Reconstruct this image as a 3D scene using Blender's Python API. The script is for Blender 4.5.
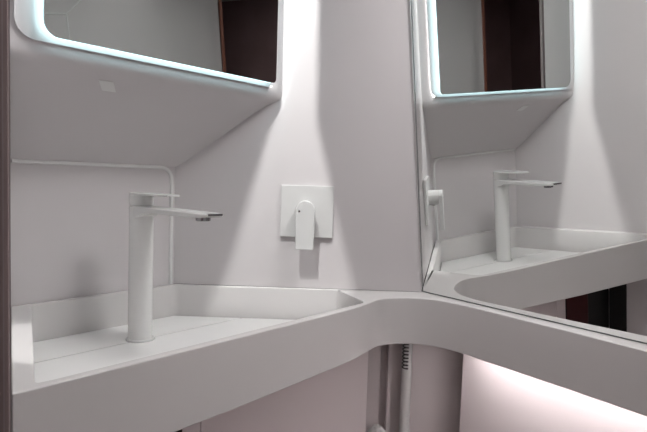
import bpy, bmesh, math
from mathutils import Vector, Matrix
S = bpy.context.scene
for o in list(bpy.data.objects):
    bpy.data.objects.remove(o)
COL = S.collection
PI = math.pi

# ------------------------------------------------------------------ camera
F_PX = 567.94
PSI, PITCH, ROLL, CAM_H = 0.868, 0.0629, -0.0309, 0.2429
cd = bpy.data.cameras.new('camera')
cam = bpy.data.objects.new('camera', cd); COL.objects.link(cam)
cd.sensor_width = 36.0
cd.lens = F_PX / 647.0 * 36.0
cd.clip_start = 0.01
fwd = Vector((math.sin(PSI) * math.cos(PITCH), math.cos(PSI) * math.cos(PITCH), -math.sin(PITCH)))
r0 = Vector((math.cos(PSI), -math.sin(PSI), 0))
u0 = r0.cross(fwd)
# image X3 = X c - Z s ; Z3 = X s + Z c
cr, sr = math.cos(ROLL), math.sin(ROLL)
rt = r0 * cr - u0 * sr
up = r0 * sr + u0 * cr
M3 = Matrix((rt, up, -fwd)).transposed()
cam.matrix_world = Matrix.Translation((0, 0, CAM_H)) @ M3.to_4x4()
S.camera = cam

# ------------------------------------------------------------------ world and exposure
w = bpy.data.worlds.new('world'); S.world = w; w.use_nodes = True
w.node_tree.nodes['Background'].inputs[0].default_value = (0.8, 0.8, 0.85, 1)
w.node_tree.nodes['Background'].inputs[1].default_value = 0.0
S.view_settings.view_transform = 'Standard'
S.view_settings.look = 'None'
S.view_settings.gamma = 1.0
S.view_settings.use_curve_mapping = False
S.view_settings.exposure = 0.27

# ------------------------------------------------------------------ light levels
CEIL_E = 13.0      # added ceiling lamp emission
HALO_E = 2.4       # ring behind the cabinet mirror
STRIP_E = 14.0     # strips in the side gaps of the cabinet
SHELF_E = 27.0     # strip under the ledge
SPOT_E = 31.0  # added spotlights that cast the light shafts

def area_light(name, loc, target, sx, sy, power, col=(1, 1, 1)):
    l = bpy.data.lights.new(name, 'AREA'); l.shape = 'RECTANGLE'; l.size = sx; l.size_y = sy
    l.energy = power; l.color = col
    o = bpy.data.objects.new(name, l); COL.objects.link(o)
    o.location = loc
    o.rotation_euler = (Vector(target) - Vector(loc)).to_track_quat('-Z', 'Y').to_euler()
    return o

area_light('added_ceiling_light', (0.82, 0.29, 1.085), (0.74, 0.50, 0.0), 0.24, 0.22, 6.4, (1.0, 0.975, 0.98))  # added room light, its lamp out of view

def spot_light(name, loc, target, half_deg, power, col=(1, 1, 1), blend=0.12, radius=0.003):
    l = bpy.data.lights.new(name, 'SPOT'); l.spot_size = 2 * math.radians(half_deg); l.spot_blend = blend
    l.energy = power; l.color = col; l.shadow_soft_size = radius
    o = bpy.data.objects.new(name, l); COL.objects.link(o)
    o.location = loc
    o.rotation_euler = (Vector(target) - Vector(loc)).to_track_quat('-Z', 'Y').to_euler()
    return o

area_light('rear_fill_light', (0.42, -0.16, 1.095), (0.42, -0.16, 0), 0.12, 0.12, 0.35, (1.0, 0.98, 0.96))  # added fill for the dim rear of the room
area_light('passage_fill_light', (-0.55, 0.55, 1.10), (-0.6, 0.55, 0), 0.25, 0.25, 3.5, (1.0, 0.9, 0.88))  # added lamp that lifts the dark passage
# ------------------------------------------------------------------ materials
def mat(name, col, rough=0.4, metal=0.0, spec=0.5, noise=0.0, nscale=8.0, bump=0.0, emit=None, estr=0.0, coat=0.0):
    m = bpy.data.materials.new(name); m.use_nodes = True
    nt = m.node_tree; b = nt.nodes['Principled BSDF']
    b.inputs['Base Color'].default_value = (*col, 1)
    b.inputs['Roughness'].default_value = rough
    b.inputs['Metallic'].default_value = metal
    b.inputs['Specular IOR Level'].default_value = spec
    b.inputs['Coat Weight'].default_value = coat
    if noise > 0 or bump > 0:
        tc = nt.nodes.new('ShaderNodeTexCoord')
        n = nt.nodes.new('ShaderNodeTexNoise'); n.inputs['Scale'].default_value = nscale
        n.inputs['Detail'].default_value = 4
        nt.links.new(tc.outputs['Object'], n.inputs['Vector'])
        if noise > 0:
            mx = nt.nodes.new('ShaderNodeMix'); mx.data_type = 'RGBA'
            mx.inputs['A'].default_value = (*[c * (1 - noise) for c in col], 1)
            mx.inputs['B'].default_value = (*[min(1, c * (1 + noise)) for c in col], 1)
            nt.links.new(n.outputs['Fac'], mx.inputs['Factor'])
            nt.links.new(mx.outputs['Result'], b.inputs['Base Color'])
        if bump > 0:
            bp = nt.nodes.new('ShaderNodeBump'); bp.inputs['Strength'].default_value = bump
            bp.inputs['Distance'].default_value = 0.002
            nt.links.new(n.outputs['Fac'], bp.inputs['Height'])
            nt.links.new(bp.outputs['Normal'], b.inputs['Normal'])
    if emit:
        b.inputs['Emission Color'].default_value = (*emit, 1)
        b.inputs['Emission Strength'].default_value = estr
    return m

WALL = mat('wall_laminate', (0.60, 0.575, 0.582), 0.28, noise=0.02, nscale=5)
WALLP = mat('panel_laminate', (0.75, 0.69, 0.69), 0.35, noise=0.02, nscale=5)
RIM = mat('solid_surface', (0.66, 0.645, 0.64), 0.32, noise=0.015, nscale=14)
APR = RIM
BOARD = mat('tray_board', (0.90, 0.90, 0.89), 0.38, noise=0.02, nscale=20)
WHITE = mat('white_lacquer', (0.76, 0.765, 0.755), 0.25)
WHITE2 = mat('white_plate', (0.60, 0.60, 0.595), 0.3)
WHITE3 = mat('white_lever', (0.60, 0.605, 0.60), 0.28)
MIRR = mat('mirror_silver', (0.80, 0.81, 0.80), 0.0, metal=1.0)
MIRR2 = mat('mirror_silver_grey', (0.66, 0.69, 0.685), 0.0, metal=1.0)
MEDGE = mat('mirror_edge', (0.10, 0.11, 0.11), 0.3, metal=0.6)
CHROME = mat('dark_chrome', (0.35, 0.35, 0.36), 0.2, metal=1.0)
BLACK = mat('black_void', (0.004, 0.004, 0.004), 0.4)
DARKR = mat('dark_red_wood', (0.30, 0.20, 0.205), 0.35, noise=0.3, nscale=6)
DARKR2 = mat('maroon_panel', (0.06, 0.012, 0.014), 0.3, noise=0.2, nscale=9)
ORANGE = mat('orange_edge', (0.24, 0.09, 0.06), 0.4)
JAMB = mat('jamb_brown', (0.26, 0.20, 0.20), 0.35, noise=0.1, nscale=10)
JAMB2 = mat('jamb_light', (0.30, 0.26, 0.26), 0.3)
FLOORM = mat('floor_vinyl', (0.28, 0.25, 0.24), 0.4, noise=0.15, nscale=12)
CEILM = mat('ceiling_laminate', (0.5, 0.49, 0.49), 0.35, noise=0.02)
RUBBER = mat('dark_coil', (0.03, 0.03, 0.032), 0.4)
GLINT = mat('pale_highlight', (0.74, 0.74, 0.73), 0.3)  # pale tone for the painted square highlight
E_HALO = mat('led_cyan', (0.8, 0.9, 0.9), 0.5, emit=(0.66, 0.96, 1.0), estr=HALO_E)
E_STRIP = mat('led_white', (0.9, 0.9, 0.9), 0.5, emit=(0.98, 1.0, 0.98), estr=STRIP_E)
E_SHELF = mat('led_rose', (0.9, 0.85, 0.85), 0.5, emit=(1.0, 0.93, 0.935), estr=SHELF_E)
E_CEIL = mat('lamp_diffuser', (0.9, 0.9, 0.9), 0.5, emit=(1.0, 0.97, 0.94), estr=CEIL_E)

# ------------------------------------------------------------------ mesh helpers
def link(name, bm, m, parent=None, smooth=False, bevel=0.0, segs=2, angle=30):
    bmesh.ops.remove_doubles(bm, verts=bm.verts, dist=1e-6)
    bmesh.ops.recalc_face_normals(bm, faces=bm.faces)
    me = bpy.data.meshes.new(name); bm.to_mesh(me); bm.free()
    me.materials.append(m)
    if smooth or bevel > 0:
        for p in me.polygons: p.use_smooth = True
        try: me.set_sharp_from_angle(angle=math.radians(angle if bevel == 0 else 35))
        except Exception: pass
    o = bpy.data.objects.new(name, me); COL.objects.link(o)
    if parent: o.parent = parent
    if bevel > 0:
        md = o.modifiers.new('bevel', 'BEVEL'); md.width = bevel; md.segments = segs
        md.limit_method = 'ANGLE'; md.angle_limit = math.radians(angle); md.harden_normals = True
    return o

def tag(o, label=None, cat=None, group=None, kind=None):
    if label: o['label'] = label
    if cat: o['category'] = cat
    if group: o['group'] = group
    if kind: o['kind'] = kind
    return o

def empty(name, loc):
    o = bpy.data.objects.new(name, None); COL.objects.link(o); o.location = loc
    o.empty_display_size = 0.05
    return o

def own(child, parent):
    """parent a mesh made in world space under an empty without moving it"""
    child.parent = parent
    child.matrix_parent_inverse = Matrix.Translation(parent.location).inverted()
    return child

def struct(name, bm, m, **k):
    o = link(name, bm, m, **k); o['kind'] = 'structure'; return o

def prism(plan, z0, z1, bm=None):
    bm = bm or bmesh.new()
    zz0 = z0 if hasattr(z0, '__len__') else [z0] * len(plan)
    a = [bm.verts.new((p[0], p[1], z)) for p, z in zip(plan, zz0)]
    b = [bm.verts.new((p[0], p[1], z1)) for p in plan]
    n = len(plan)
    for i in range(n):
        bm.faces.new((a[i], a[(i + 1) % n], b[(i + 1) % n], b[i]))
    bm.faces.new(a[::-1]); bm.faces.new(b)
    return bm

def box(x0, y0, z0, x1, y1, z1, bm=None):
    return prism([(x0, y0), (x1, y0), (x1, y1), (x0, y1)], z0, z1, bm)

def wallseg(p, q, thick, z0, z1, bm=None):
    """vertical slab whose visible face is p-q and whose bulk lies to the left of p->q"""
    p = Vector(p); q = Vector(q); d = (q - p).normalized(); n = Vector((-d.y, d.x)) * thick
    return prism([tuple(p), tuple(q), tuple(q + n), tuple(p + n)], z0, z1, bm)

def tube(path, r, seg=10, bm=None, flat=1.0):
    bm = bm or bmesh.new()
    pts = [Vector(p) for p in path]; rings = []
    prev = None
    for i, p in enumerate(pts):
        t = (pts[min(i + 1, len(pts) - 1)] - pts[max(i - 1, 0)]).normalized()
        if prev is None:
            u = t.cross(Vector((0, 0, 1)))
            if u.length < 1e-3: u = t.cross(Vector((0, 1, 0)))
        else:
            u = prev - t * prev.dot(t)
        u.normalize(); prev = u; v = t.cross(u)
        rings.append([bm.verts.new(p + u * (r * math.cos(2 * PI * k / seg)) + v * (r * math.sin(2 * PI * k / seg))) for k in range(seg)])
    for a, b in zip(rings, rings[1:]):
        for k in range(seg):
            bm.faces.new((a[k], a[(k + 1) % seg], b[(k + 1) % seg], b[k]))
    bm.faces.new(rings[0][::-1]); bm.faces.new(rings[-1])
    return bm

def lathe(cx, cy, prof, seg=40, bm=None):
    bm = bm or bmesh.new(); rings = []
    for r, z in prof:
        rings.append([bm.verts.new((cx + r * math.cos(2 * PI * k / seg), cy + r * math.sin(2 * PI * k / seg), z)) for k in range(seg)])
    for a, b in zip(rings, rings[1:]):
        for k in range(seg):
            bm.faces.new((a[k], a[(k + 1) % seg], b[(k + 1) % seg], b[k]))
    bm.faces.new(rings[0][::-1]); bm.faces.new(rings[-1])
    return bm

def to_world(bm, org, ax, ay, az):
    m = Matrix((Vector(ax), Vector(ay), Vector(az))).transposed().to_4x4()
    m.translation = Vector(org)
    bmesh.ops.transform(bm, matrix=m, verts=bm.verts)
    return bm

# ------------------------------------------------------------------ plan of the room (z = 0 is the counter top)
FZ, CZ = -0.85, 1.12
def Cx(y): return 0.379 * y                       # face of the left wall
Q1 = Vector((0.7526, 1.075)); SEAM = Vector((1.107, 0.645))
dB = (SEAM - Q1).normalized()                      # along the corner wall
nB = Vector((dB.y, -dB.x))                         # towards the room
def Bx(y): return Q1.x + (y - Q1.y) * dB.x / dB.y
MN = Vector((-0.97506, 0.21045, -0.07051)).normalized(); MO = Vector((1.0984, 0.6, 0.0))
def Mx(y, z=0.0, off=0.0): return MO.x - (MN.y * (y - MO.y) + MN.z * z) / MN.x - off
REAR = -0.54
RW0 = Vector((-0.121, -0.0795)); RWD = Vector((1.0, -0.5)); RWN = Vector((-0.447, -0.894))

fl = struct('floor', prism([(-1.3, -0.9), (1.6, -0.9), (1.6, 1.3), (-1.3, 1.3)], FZ - 0.05, FZ), FLOORM)
ce = struct('ceiling', prism([(-1.3, -0.9), (1.6, -0.9), (1.6, 1.3), (-1.3, 1.3)], CZ, CZ + 0.05), CEILM)
struct('wall_back', prism([(Cx(1.075), 1.075), (0.7526, 1.075), (0.7526, 1.115), (Cx(1.075), 1.115)], FZ, CZ), WALL)
B2 = Q1 + dB * 0.62
struct('wall_corner', wallseg(B2, Q1, -0.03, 0.0, CZ), WALL)
struct('wall_left', prism([(Cx(0.645), 0.645), (Cx(1.115), 1.115), (Cx(1.115) - 0.04, 1.115), (Cx(0.645) - 0.04, 0.645)], FZ, CZ), WALL)
# right wall behind the mirror, leaning like the mirror
bm = bmesh.new()
vs = []
for (y, z, off) in [(0.66, -0.098, -0.012), (0.66, CZ, -0.012), (REAR, CZ, -0.012), (REAR, -0.098, -0.012),
                    (0.66, -0.098, -0.06), (0.66, CZ, -0.06), (REAR, CZ, -0.06), (REAR, -0.098, -0.06)]:
    vs.append(bm.verts.new((Mx(y, z, off), y, z)))
for f in [(0, 1, 2, 3), (7, 6, 5, 4), (0, 4, 5, 1), (1, 5, 6, 2), (2, 6, 7, 3), (3, 7, 4, 0)]:
    bm.faces.new([vs[i] for i in f])
struct('wall_right', bm, WALL)
struct('wall_rear', prism([tuple(RW0), tuple(RW0 + RWD * 0.99), tuple(RW0 + RWD * 0.99 + RWN * 0.04), tuple(RW0 + RWN * 0.04)], FZ, CZ), WALL)
J1 = Vector((0.244, 0.645)); J2 = Vector((-0.105, -0.06))
# passage outside the doorway
struct('wall_passage', prism([(-1.0, -0.85), (-1.04, -0.85), (-1.04, 1.25), (-1.0, 1.25)], FZ, CZ), DARKR)
struct('wall_passage_end', prism([(-1.0, 1.2), (-1.0, 1.24), (0.37, 1.24), (0.37, 1.2)], FZ, CZ), DARKR2)
struct('wall_passage_side', prism([(-1.0, -0.86), (-1.0, -0.82), (-0.47, -0.82), (-0.47, -0.86)], FZ, CZ), DARKR)

# door frame: near jamb beside the basin, far jamb with an orange edge
dd = (J1 - J2).normalized(); dn = Vector((-dd.y, dd.x))
jb = empty('door_1', (J1.x - 0.02, J1.y - 0.02, FZ)); jb['kind'] = 'structure'
def jprism(a0, a1, b0, b1, base):
    return prism([tuple(base + dd * a0 + dn * b0), tuple(base + dd * a1 + dn * b0), tuple(base + dd * a1 + dn * b1), tuple(base + dd * a0 + dn * b1)], FZ, CZ)
def ray2(px, dist):
    a = PSI + math.atan((px - 323.5) / F_PX); return Vector((math.sin(a) * dist, math.cos(a) * dist))
def jamb_strip(pa, pb, dist, thick):
    a = ray2(pa, dist); b = ray2(pb, dist); t = a.normalized() * thick
    return prism([tuple(a), tuple(b), tuple(b + t), tuple(a + t)], FZ, CZ)
own(link('jamb', jamb_strip(-14, 8.2, 0.655, 0.025), JAMB, bevel=0.0015), jb)
own(link('seal', jamb_strip(1.5, 3.0, 0.6535, 0.0014), JAMB2), jb)
own(link('edge_strip', jamb_strip(8.2, 9.8, 0.662, 0.016), JAMB2), jb)
own(link('jamb_edge', jprism(-0.010, 0.0, 0.0, 0.012, J2), ORANGE, bevel=0.001), jb)

# moulding lines on the rear wall seen in the cabinet mirror
def onR(k, z): p = RW0 + RWD * k; return (p.x, p.y, z)
bm = tube([onR(0.668, FZ + 0.002), onR(0.665, 0.828)], 0.004, 8)
tube([onR(0.665, 0.828), onR(0.92, 0.802)], 0.004, 8, bm)
tube([onR(0.665, 0.828), onR(0.44, 1.05)], 0.004, 8, bm)
struct('trim_2', bm, WHITE)

# ------------------------------------------------------------------ counter with the sunken basin
left = [(Cx(0.645) + 0.001, 0.645)]
front = [(0.60, 0.645), (0.80, 0.645), (0.875, 0.648), (0.93, 0.656), (0.965, 0.661), (0.995, 0.653), (1.027, 0.629),
         (1.047, 0.600), (1.055, 0.567), (1.053, 0.520), (1.042, 0.470), (1.003, 0.308), (0.961, 0.150), (0.925, 0.0), (0.86, -0.30), (0.81, REAR + 0.001)]
def smooth_pts(pts, n=3):
    P = [Vector(p) for p in pts]; out = []
    for i in range(len(P) - 1):
        a = P[max(i - 1, 0)]; b = P[i]; c = P[i + 1]; d = P[min(i + 2, len(P) - 1)]
        k = n if (b - c).length < 0.12 else 1
        for j in range(k):
            t = j / k
            out.append(0.5 * ((2 * b) + (c - a) * t + (2 * a - 5 * b + 4 * c - d) * t * t + (3 * b - a - 3 * c + d) * t ** 3) if k > 1 else b)
    out.append(P[-1]); return out
fr = smooth_pts(front, 4)
front = [tuple(p) for p in fr]
e = 0.001
outer = left + front + [(Mx(REAR, 0, -0.011), REAR + 0.001), (Mx(0.64, 0, -0.011), 0.64), (Bx(0.645) + 0.004, 0.640),
                        (Bx(0.660) - e, 0.66), (Q1.x - e, Q1.y - e), (Cx(1.075) + e, 1.075 - e)]
inner = [(0.437, 1.060), (0.744, 1.060), (0.976, 0.780), (0.925, 0.664), (0.277, 0.660)]
def round_poly(pts, rad, n=5):
    out = []
    P = [Vector(p) for p in pts]; N = len(P)
    for i in range(N):
        a = P[i - 1]; b = P[i]; c = P[(i + 1) % N]
        r = rad[i] if hasattr(rad, '__len__') else rad
        da = (a - b).normalized(); dc = (c - b).normalized()
        p0 = b + da * r; p1 = b + dc * r
        for k in range(n + 1):
            t = k / n
            out.append(tuple((1 - t) ** 2 * p0 + 2 * t * (1 - t) * b + t * t * p1))
    return out
inn = round_poly(inner, [0.012, 0.012, 0.004, 0.02, 0.012])
TZ, BZ = -0.0686, -0.090
def apron_z(p):
    return -0.100 - 0.015 * max(0, min(1, (0.95 - p[0]) / 0.5)) if p[1] > 0.6 else -0.100
bm = bmesh.new()
n = len(outer)
ot = [bm.verts.new((*p, 0)) for p in outer]
it = [bm.verts.new((*p, 0)) for p in inn]
eo = [bm.edges.new((ot[i], ot[(i + 1) % n])) for i in range(n)]
ei = [bm.edges.new((it[i], it[(i + 1) % len(it)])) for i in range(len(it))]
bmesh.ops.triangle_fill(bm, use_beauty=True, use_dissolve=False, edges=eo + ei)
ob = [bm.verts.new((p[0], p[1], apron_z(p))) for p in outer]
for i in range(n):
    bm.faces.new((ot[i], ot[(i + 1) % n], ob[(i + 1) % n], ob[i]))
# underside
eb = [bm.edges.get((ob[i], ob[(i + 1) % n])) for i in range(n)]
bmesh.ops.triangle_fill(bm, use_beauty=True, use_dissolve=False, edges=eb)
ib = [bm.verts.new((*p, BZ)) for p in inn]
for i in range(len(inn)):
    bm.faces.new((it[i], it[(i + 1) % len(inn)], ib[(i + 1) % len(inn)], ib[i]))
bm.faces.new(ib)
ct = empty('washbasin_counter', (0.6, 0.85, -0.11))
own(link('countertop', bm, RIM, bevel=0.0022, segs=2, angle=50), ct)
tag(ct, 'pale grey solid-surface counter with sunken triangular basin and deep apron running along the mirror', 'counter')

# slatted cover boards lying in the basin
def inset_clip(ya, yb, gap=0.003):
    """basin outline between two y values, gap inside the basin wall"""
    P0, P1, P2, P3, P4 = [Vector(p) for p in inner]
    def xl(y): return P4.x + (y - P4.y) * (P0.x - P4.x) / (P0.y - P4.y) + gap
    def xr(y):
        if y > P2.y: return P2.x + (y - P2.y) * (P1.x - P2.x) / (P1.y - P2.y) - gap * 1.3
        return P3.x + (y - P3.y) * (P2.x - P3.x) / (P2.y - P3.y) - gap * 1.3
    pts = [(xl(ya), ya), (xr(ya), ya)]
    if ya < P2.y < yb: pts.append((xr(P2.y), P2.y))
    pts += [(xr(yb), yb), (xl(yb), yb)]
    return pts
HX, HY = 0.590, 0.947
def board(name, ya, yb, lab, notch):
    pts = inset_clip(ya, yb)
    if notch:   # half-round cut around the faucet foot
        out = []
        R = 0.0275
        if notch > 0:   # on the ya side
            a0 = math.asin((ya - HY) / R)
            arc = [(HX + R * math.cos(t), HY + R * math.sin(t)) for t in [PI - a0 + (a0 - (PI - a0)) * k / 14 for k in range(15)]]
            out = [pts[0]] + arc + pts[1:]
        else:
            a0 = math.asin((yb - HY) / R)
            arc = [(HX + R * math.cos(t), HY + R * math.sin(t)) for t in [a0 + (-PI - 2 * a0) * k / 14 for k in range(15)]]
            out = pts[:-1] + arc + [pts[-1]]
        pts = out
    o = link(name, prism(pts, TZ - 0.006, TZ), BOARD, bevel=0.0006, segs=1)
    tag(o, lab, 'board', 'boards covering the basin floor')
    return o
b1 = board('basin_board', 0.9425, 1.057, 'white narrow cover board in the basin behind the long seam, under the faucet', 1)
b2 = board('basin_board', 0.663, 0.9391, 'white wide cover board at the front of the basin along the apron edge', -1)
# ledges carrying the boards
bm = box(0.50, 1.0, BZ + 0.0005, 0.70, 1.012, TZ - 0.006)
box(0.46, 0.86, BZ + 0.0005, 0.80, 0.872, TZ - 0.006, bm); box(0.42, 0.76, BZ + 0.0005, 0.88, 0.772, TZ - 0.006, bm)
own(link('board_support', bm, RIM), ct)

# ------------------------------------------------------------------ mirror on the right wall
bm = bmesh.new(); vs = []
for off in (0.0, -0.006):
    for (y, z) in [(SEAM.y - 0.002, 0.0006), (SEAM.y - 0.002 + 0.0385 * 1.73, CZ - 0.002), (REAR + 0.002, CZ - 0.002), (REAR + 0.002, 0.0006)]:
        vs.append(bm.verts.new((Mx(y, z, off), y, z)))
for f in [(0, 1, 2, 3), (7, 6, 5, 4), (0, 4, 5, 1), (1, 5, 6, 2), (2, 6, 7, 3), (3, 7, 4, 0)]:
    bm.faces.new([vs[i] for i in f])
wm = link('wall_mirror', bm, MIRR)
tag(wm, 'large frameless wall mirror rising from the counter on the right', 'mirror')
# dark edge seal along the foot and the corner of the mirror
me_ = link('edge_seal', tube([(Mx(REAR + 0.01, 0.0016, 0.0012), REAR + 0.01, 0.0016), (Mx(0.640, 0.0016, 0.0012), 0.640, 0.0016), (Mx(0.702, 1.08, 0.0012), 0.702, 1.08)], 0.0006, 6), MEDGE)
me_.parent = wm

# ------------------------------------------------------------------ mirror cabinet
cab = empty('mirror_cabinet', (0.6, 1.0, 0.42))
tag(cab, 'grey wall cabinet with backlit rounded mirror and sloping underside above the faucet', 'cabinet')
# sloping underside, one ruled surface from wall to wall
prof = [(1.0735, 0.262, 0), (1.060, 0.272, 0), (0.990, 0.338, 0), (0.940, 0.386, 0), (0.922, 0.4005, 0), (0.911, 0.4075, 0), (0.903, 0.4125, 0), (0.8975, 0.4175, 0), (0.8945, 0.4235, 0), (0.8937, 0.431, 0), (0.8936, 0.440, 0)]
top_prof = [(0.8936, 0.50, 0), (1.0735, 0.50, 0)]
XL, XR = 0.3455, 0.862
bm = bmesh.new(); L = []; R_ = []
for (y, z, t) in prof + top_prof:
    xl = (Cx(y) + 0.0008) * (1 - t) + XL * t; xr = (Bx(y) - 0.0008) * (1 - t) + XR * t
    L.append(bm.verts.new((xl, y, z))); R_.append(bm.verts.new((xr, y, z)))
N = len(L)
for i in range(N):
    j = (i + 1) % N
    bm.faces.new((L[i], L[j], R_[j], R_[i]))
bm.faces.new(L); bm.faces.new(R_[::-1])
own(link('sloping_underside', bm, WALL, smooth=True, angle=32), cab)
# upright body with notched front corners
plan = [(Cx(1.0735) + e, 1.0735), (Cx(0.8936) + e, 0.8936), (Bx(0.8936) - e, 0.8936), (Bx(1.0735) - e, 1.0735)]
own(link('front_core', box(0.372, 0.8894, 0.4385, XR, 0.8935, CZ - 0.012), WALL), cab)
own(link('body', prism(plan, 0.5001, CZ - 0.002), WALL), cab)

def rounded_rect(x0, x1, z0, z1, rbl, rbr, n=8):
    pts = []
    for k in range(n + 1):
        a = PI + (PI / 2) * k / n; pts.append((x0 + rbl + rbl * math.cos(a), z0 + rbl + rbl * math.sin(a)))
    for k in range(n + 1):
        a = 1.5 * PI + (PI / 2) * k / n; pts.append((x1 - rbr + rbr * math.cos(a), z0 + rbr + rbr * math.sin(a)))
    pts += [(x1, z1), (x0, z1)]
    return pts
def plate_xz(pts, y0, y1, bm=None):
    bm = bm or bmesh.new()
    a = [bm.verts.new((x, y0, z)) for x, z in pts]; b = [bm.verts.new((x, y1, z)) for x, z in pts]
    for i in range(len(pts)):
        j = (i + 1) % len(pts); bm.faces.new((a[i], a[j], b[j], b[i]))
    bm.faces.new(a[::-1]); bm.faces.new(b); return bm
MX0, MX1, MZ0, MZ1 = 0.3775, 0.8573, 0.4437, CZ - 0.06
own(link('surround', plate_xz(rounded_rect(0.3435, MX1 + 0.0165, MZ0 - 0.006, CZ - 0.01, 0.030, 0.024), 0.8880, 0.8893), WALL, smooth=True), cab)
own(link('side_light_strip', box(XR + 0.0002, 0.8896, 0.440, XR + 0.0022, 0.8934, CZ - 0.02), E_STRIP), cab)
mp = own(link('mirror_glass', plate_xz(rounded_rect(MX0, MX1, MZ0, MZ1, 0.024, 0.010), 0.8685, 0.8725), MIRR2), cab)
own(link('led_ring', plate_xz(rounded_rect(MX0 + 0.0005, MX1 - 0.0008, MZ0 + 0.0004, MZ1 - 0.002, 0.023, 0.0095), 0.8729, 0.8765), E_HALO), cab)

st = link('square_highlight', bmesh.new(), GLINT)  # thin pale plate painting a reflected highlight on the sloping underside
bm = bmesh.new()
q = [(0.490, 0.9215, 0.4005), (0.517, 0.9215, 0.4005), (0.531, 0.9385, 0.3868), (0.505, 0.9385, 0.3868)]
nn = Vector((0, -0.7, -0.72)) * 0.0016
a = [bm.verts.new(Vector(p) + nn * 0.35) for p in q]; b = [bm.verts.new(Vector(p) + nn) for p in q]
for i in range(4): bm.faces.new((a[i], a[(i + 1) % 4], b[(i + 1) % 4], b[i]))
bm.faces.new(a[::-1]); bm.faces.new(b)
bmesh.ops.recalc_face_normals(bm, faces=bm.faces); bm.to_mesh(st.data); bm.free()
st.name = 'highlight'
tag(st, 'small pale patch standing in for a square sticker under the lit mirror edge', 'highlight')

# bead around the niche: horizontal run, rounded corner, down to the counter
def arc_pts(c, r, a0, a1, n=8): return [(c[0] + r * math.cos(a0 + (a1 - a0) * k / n), c[1] + r * math.sin(a0 + (a1 - a0) * k / n)) for k in range(n + 1)]
pp = [(Cx(1.07) + 0.004, 0.2605), (0.60, 0.2605), (0.705, 0.2605)] + arc_pts((0.716, 0.2335), 0.027, PI / 2, 0) + [(0.743, 0.15), (0.743, 0.001)]
bd = struct('trim_1', tube([(x, 1.0735, z) for x, z in pp], 0.0042, 8), WHITE, smooth=True)

# two added ceiling spotlights, out of view, shutters cut to shape the light: each throws a widening shaft of light on the wall opposite
def added_shutter_lamp(label, src, quad, dist, power):
    src = Vector(src); Q = [Vector(q) for q in quad]
    cen = sum(Q, Vector()) / len(Q); ax = (cen - src).normalized()
    u = ax.cross(Vector((0, 0, 1))).normalized(); v = u.cross(ax)
    hole = []
    for q in Q:
        d = q - src; d = d * (dist / d.dot(ax)); hole.append((d.dot(u), d.dot(v)))
    R = dist * 0.9
    root = empty('added_spotlight', src); tag(root, label, 'lamp')
    bm = bmesh.new()
    n = 24
    ring = [(R * math.cos(2 * PI * k / n), R * math.sin(2 * PI * k / n)) for k in range(n)]
    P = lambda a, b, c: src + u * a + v * b + ax * c
    ov = [bm.verts.new(P(x, y, dist)) for x, y in ring]; iv = [bm.verts.new(P(x, y, dist)) for x, y in hole]
    es = [bm.edges.new((ov[i], ov[(i + 1) % n])) for i in range(n)] + [bm.edges.new((iv[i], iv[(i + 1) % len(iv)])) for i in range(len(iv))]
    bmesh.ops.triangle_fill(bm, use_beauty=True, edges=es)
    bk = [bm.verts.new(P(x, y, -0.02)) for x, y in ring]
    for i in range(n): bm.faces.new((ov[i], ov[(i + 1) % n], bk[(i + 1) % n], bk[i]))
    bm.faces.new(bk)
    own(link('mask_housing', bm, BLACK), root)  # blocks the beam except through the shaped hole
    top = CZ - 0.001
    own(link('bracket', tube([(src.x, src.y, src.z + 0.03), (src.x, src.y, top)], 0.008, 12), BLACK), root)
    spot_light('added_spot_beam', src, cen, 40, power, (1.0, 1.0, 0.98), 0.2, 0.0012)
def onB(x, z): t = (x - Q1.x) / dB.x; return (x, Q1.y + dB.y * t, z)
added_shutter_lamp('small added ceiling spotlight out of view, shuttered to shape a light shaft, aimed at the corner wall with the mixer', (0.36, 0.56, 1.03),
             [onB(0.898, 0.90), onB(0.945, 0.90), onB(0.950, 0.50), onB(0.951, 0.37), onB(1.012, -0.01), onB(1.024, -0.09), onB(0.80, -0.09), onB(0.824, 0.0), onB(0.898, 0.42)], 0.085, SPOT_E)
def onC(y, z): return (Cx(y), y, z)
added_shutter_lamp('small added ceiling spotlight out of view, shuttered to shape a light shaft, aimed at the left wall', (0.84, 0.42, 1.03),
             [onC(0.885, 0.90), onC(0.890, 0.42), onC(0.945, 0.0), onC(0.96, -0.09), onC(0.73, -0.09), onC(0.757, 0.0), onC(0.841, 0.37), onC(0.845, 0.90)], 0.085, SPOT_E)

# ------------------------------------------------------------------ tall basin faucet
fa = empty('basin_faucet', (HX, HY, TZ))
tag(fa, 'tall white single-lever faucet with long flat spout standing in the basin', 'faucet')
own(link('base_ring', lathe(HX, HY, [(0.0262, BZ + 0.0005), (0.0262, TZ + 0.0015), (0.0248, TZ + 0.003), (0.0226, TZ + 0.003)]), WHITE2, smooth=True), fa)
own(link('body', lathe(HX, HY, [(0.0222, TZ + 0.0031), (0.0222, 0.150), (0.0222, 0.183), (0.0215, 0.1838)]), WHITE, smooth=True), fa)
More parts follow.
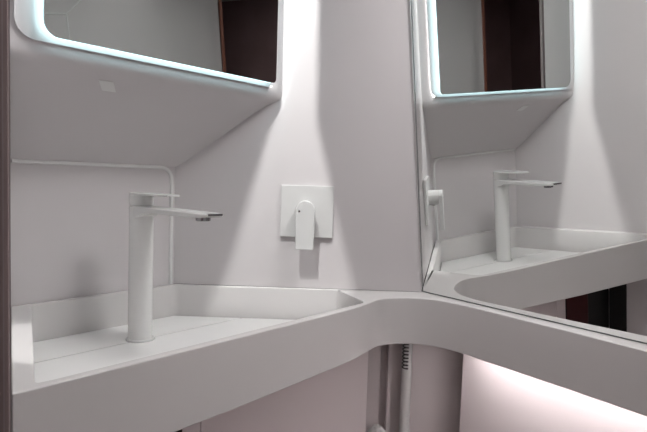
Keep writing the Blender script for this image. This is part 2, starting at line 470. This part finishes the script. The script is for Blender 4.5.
# spout: slab narrowing towards the tip
bm = bmesh.new()
secs = [(HY + 0.0, 0.0215, 0.1845, 0.160), (HY - 0.018, 0.0215, 0.1846, 0.1655), (HY - 0.03, 0.0210, 0.1846, 0.1715), (HY - 0.06, 0.0205, 0.1846, 0.1735),
        (0.82, 0.0200, 0.1842, 0.1735), (0.77, 0.0198, 0.1835, 0.1745), (0.740, 0.0195, 0.1828, 0.1760), (0.7305, 0.0165, 0.1822, 0.1780)]
rings = []
for y, hw, zt, zb in secs:
    c = 0.0022 if zt - zb > 0.005 else 0.001
    rings.append([bm.verts.new(v) for v in [(HX - hw, y, zt - c), (HX - hw + c, y, zt), (HX + hw - c, y, zt), (HX + hw, y, zt - c), (HX + hw, y, zb + c), (HX + hw - c, y, zb), (HX - hw + c, y, zb), (HX - hw, y, zb + c)]])
for a, b in zip(rings, rings[1:]):
    for k in range(8): bm.faces.new((a[k], a[(k + 1) % 8], b[(k + 1) % 8], b[k]))
bm.faces.new(rings[0][::-1]); bm.faces.new(rings[-1])
sp = own(link('spout', bm, WHITE, smooth=True, angle=40), fa)
own(link('aerator', lathe(HX, 0.762, [(0.0125, 0.1765), (0.0125, 0.1700), (0.0105, 0.1690)], 24), CHROME, smooth=True), fa)
tipb = own(link('spout_tip', box(HX - 0.0150, 0.7295, 0.1792, HX + 0.0150, 0.760, 0.1826), CHROME, bevel=0.0006), fa)
# lever: cap and thin plate
lv = own(link('lever_cap', lathe(HX, HY, [(0.0205, 0.1842), (0.0205, 0.1858), (0.0222, 0.1864), (0.0222, 0.2045), (0.0215, 0.2055)]), WHITE, smooth=True), fa)
bm = bmesh.new()
pl = []
for k in range(17):
    a = PI * k / 16; pl.append((HX + 0.0218 * math.cos(a), HY + 0.0218 * math.sin(a)))
pl += [(HX - 0.0205, 0.90), (HX - 0.0165, 0.853), (HX - 0.0125, 0.846), (HX + 0.0125, 0.846), (HX + 0.0165, 0.853), (HX + 0.0205, 0.90)]
own(link('lever', prism(pl, 0.2056, 0.2092), WHITE, bevel=0.0007), fa)

# ------------------------------------------------------------------ shower mixer on the corner wall
# local frame: X along the wall to the right, Y up, Z out of the wall
pc = Q1 + dB * ((0.9415 - Q1.x) / dB.x)
AX = (dB.x, dB.y, 0); AY = (0, 0, 1); AZ = (nB.x, nB.y, 0)
mc = (pc.x, pc.y, 0.1725)
mx = empty('shower_mixer', (pc.x + nB.x * 0.001, pc.y + nB.y * 0.001, 0.1725))
tag(mx, 'white square wall plate with hanging lever handle on the corner wall', 'shower mixer')
def lbox(x0, x1, y0, y1, z0, z1):
    return to_world(box(x0, y0, z0, x1, y1, z1), mc, AX, AY, AZ)
own(link('plate', lbox(-0.0585, 0.0585, -0.0575, 0.0575, 0.0008, 0.0085), WHITE2, bevel=0.0012), mx)
own(link('cartridge', to_world(lathe(-0.004, 0.005, [(0.0195, 0.0086), (0.0195, 0.034), (0.0185, 0.0355)], 32), mc, AX, AY, AZ), WHITE2, smooth=True), mx)
hp = []
for k in range(15):
    a = PI * k / 14; hp.append((-0.004 + 0.0205 * math.cos(a), 0.004 + 0.0205 * math.sin(a)))
hp += [(-0.0235, -0.079), (-0.0215, -0.0815), (0.0135, -0.0815), (0.0155, -0.079)]
hp = [(a + 0.002, b) for a, b in hp]
o_ = own(link('lever', to_world(prism(hp, 0.0356, 0.0455), mc, AX, AY, AZ), WHITE3, bevel=0.0015), mx)
own(link('temperature_mark', to_world(lathe(-0.015, 0.002, [(0.0022, 0.0456), (0.0022, 0.0460)], 12), mc, AX, AY, AZ), CHROME), mx)

# ------------------------------------------------------------------ beneath the counter
YP = 0.75
cb = empty('under_counter_cabinet', (0.8, YP, FZ))
tag(cb, 'pale cabinet front set back beneath the basin apron', 'cabinet')
own(link('front_panel', box(0.5845, YP, FZ + 0.001, 1.062, YP + 0.016, -0.118), WALLP, bevel=0.001), cb)
own(link('end_stile', box(0.547, YP, FZ + 0.001, 0.5825, YP + 0.016, -0.118), WALLP, bevel=0.001), cb)
own(link('side_panel', box(1.046, YP + 0.0165, FZ + 0.001, 1.062, 0.86, -0.118), WALLP), cb)
# open dark compartment to the left of the cabinet front
dk = empty('open_compartment', (0.42, 0.86, FZ))
tag(dk, 'dark open compartment beneath the left end of the basin, seen in the wall mirror', 'compartment')
own(link('back_panel', box(Cx(0.80) + 0.005, 0.798, FZ + 0.001, 0.546, 0.803, -0.118), BLACK), dk)
own(link('side_panel', box(0.542, YP + 0.001, FZ + 0.001, 0.5465, 0.797, -0.118), BLACK), dk)
own(link('inner_panel', prism([(Cx(0.752) + 0.002, 0.752), (Cx(0.752) + 0.005, 0.752), (Cx(0.797) + 0.005, 0.797), (Cx(0.797) + 0.002, 0.797)], FZ + 0.001, -0.118), BLACK), dk)
own(link('storage_box', box(0.44, 0.762, FZ + 0.001, 0.538, 0.795, -0.15), DARKR2, bevel=0.003), dk)

# corner niche with the riser pipe
W0 = Vector((1.063, 0.8455)); WD = Vector((0.635, -0.772)).normalized()
def on_w(px):
    a = PSI + math.atan((px - 323.5) / F_PX); d = Vector((math.sin(a), math.cos(a)))
    den = d.x * WD.y - d.y * WD.x; t = (W0.x * WD.y - W0.y * WD.x) / den; return d * t
gA, gB = on_w(386), on_w(394)
nW = Vector((WD.y, -WD.x))      # towards the room
E0, E1 = on_w(360), on_w(500)
bm = bmesh.new()
plan = [tuple(E0), tuple(gA), tuple(gA - nW * 0.03), tuple(gB - nW * 0.03), tuple(gB), tuple(E1), tuple(E1 - nW * 0.05), tuple(E0 - nW * 0.05)]
struct('wall_niche', prism(plan, FZ, -0.118), WALLP)
lp = Vector((1.168, 0.565)); ld = Vector((-0.2157, -1.0)).normalized()
pA, pB = lp - ld * 0.0, lp + ld * 1.12
struct('wall_ledge', prism([tuple(pA), tuple(pB), (pB.x + 0.04, pB.y), (pA.x + 0.04, pA.y)], FZ, -0.101), WALLP)
# light strip under the ledge
s0 = Vector((1.108, 0.53)); s1 = Vector((0.915, -0.25))
ls = link('light_strip', prism([tuple(s0), tuple(s1), (s1.x - 0.012, s1.y), (s0.x - 0.012, s0.y)], -0.1035, -0.1012), E_SHELF)
tag(ls, 'glowing light strip fixed beneath the ledge along the mirror', 'light strip')
# pipe
pp = on_w(411.5) + nW * 0.022
rp = empty('shower_hose', (pp.x, pp.y, FZ))
tag(rp, 'white upright shower hose with dark coil at its top beneath the counter corner', 'hose')
own(link('sleeve', tube([(pp.x, pp.y, FZ + 0.002), (pp.x, pp.y, -0.119)], 0.0125, 20), WHITE, smooth=True), rp)
bm = bmesh.new(); path = []
co = on_w(408.5) + nW * 0.046
for k in range(9 * 12 + 1):
    a = 2 * PI * k / 12; path.append((co.x + 0.0065 * math.cos(a), co.y + 0.0065 * math.sin(a), -0.119 - k * 0.075 / 108))
own(link('coil', tube(path, 0.0016, 6), RUBBER, smooth=True), rp)
hh = on_w(384) + nW * 0.03
hs = empty('hand_shower', (hh.x, hh.y, -0.40))
bm = tube([(hh.x + WD.x * t * 0.022, hh.y + WD.y * t * 0.022, -0.345 - 0.028 * abs(t) ** 2 - (0.12 if abs(t) == 2 else 0)) for t in (-1, -.75, -.5, -.25, 0, .25, .5, .75, 1)], 0.008, 14)
own(link('head', bm, WHITE, smooth=True), hs)
own(link('handle', tube([(hh.x, hh.y, -0.34), (hh.x - 0.004, hh.y, -0.50), (hh.x, hh.y, FZ + 0.002)], 0.010, 14), WHITE, smooth=True), hs)
tag(hs, 'white curved fitting at the bottom edge below the apron, left of the hose', 'shower head')

# ------------------------------------------------------------------ ceiling and passage lamps, added out of view
cl = empty('added_ceiling_lamp', (0.82, 0.29, CZ))
tag(cl, 'added flat rectangular ceiling lamp out of view above the doorway side of the washroom', 'lamp')
own(link('lamp_frame', box(0.69, 0.17, CZ - 0.022, 0.935, 0.41, CZ - 0.001), WHITE2, bevel=0.003), cl)
own(link('diffuser', box(0.70, 0.18, CZ - 0.026, 0.925, 0.40, CZ - 0.0225), E_CEIL), cl)

pl_ = empty('added_passage_lamp', (-0.55, 0.55, CZ))
tag(pl_, 'added square ceiling lamp brightening the dark passage outside the doorway', 'lamp')
own(link('lamp_frame', box(-0.70, 0.40, CZ - 0.014, -0.40, 0.70, CZ - 0.001), WHITE2, bevel=0.003), pl_)

rl_ = empty('added_ceiling_lamp', (0.42, -0.16, CZ))
tag(rl_, 'added smaller square fill lamp on the ceiling near the rear wall of the washroom', 'lamp')
own(link('lamp_frame', box(0.34, -0.24, CZ - 0.014, 0.50, -0.08, CZ - 0.001), WHITE2, bevel=0.003), rl_)
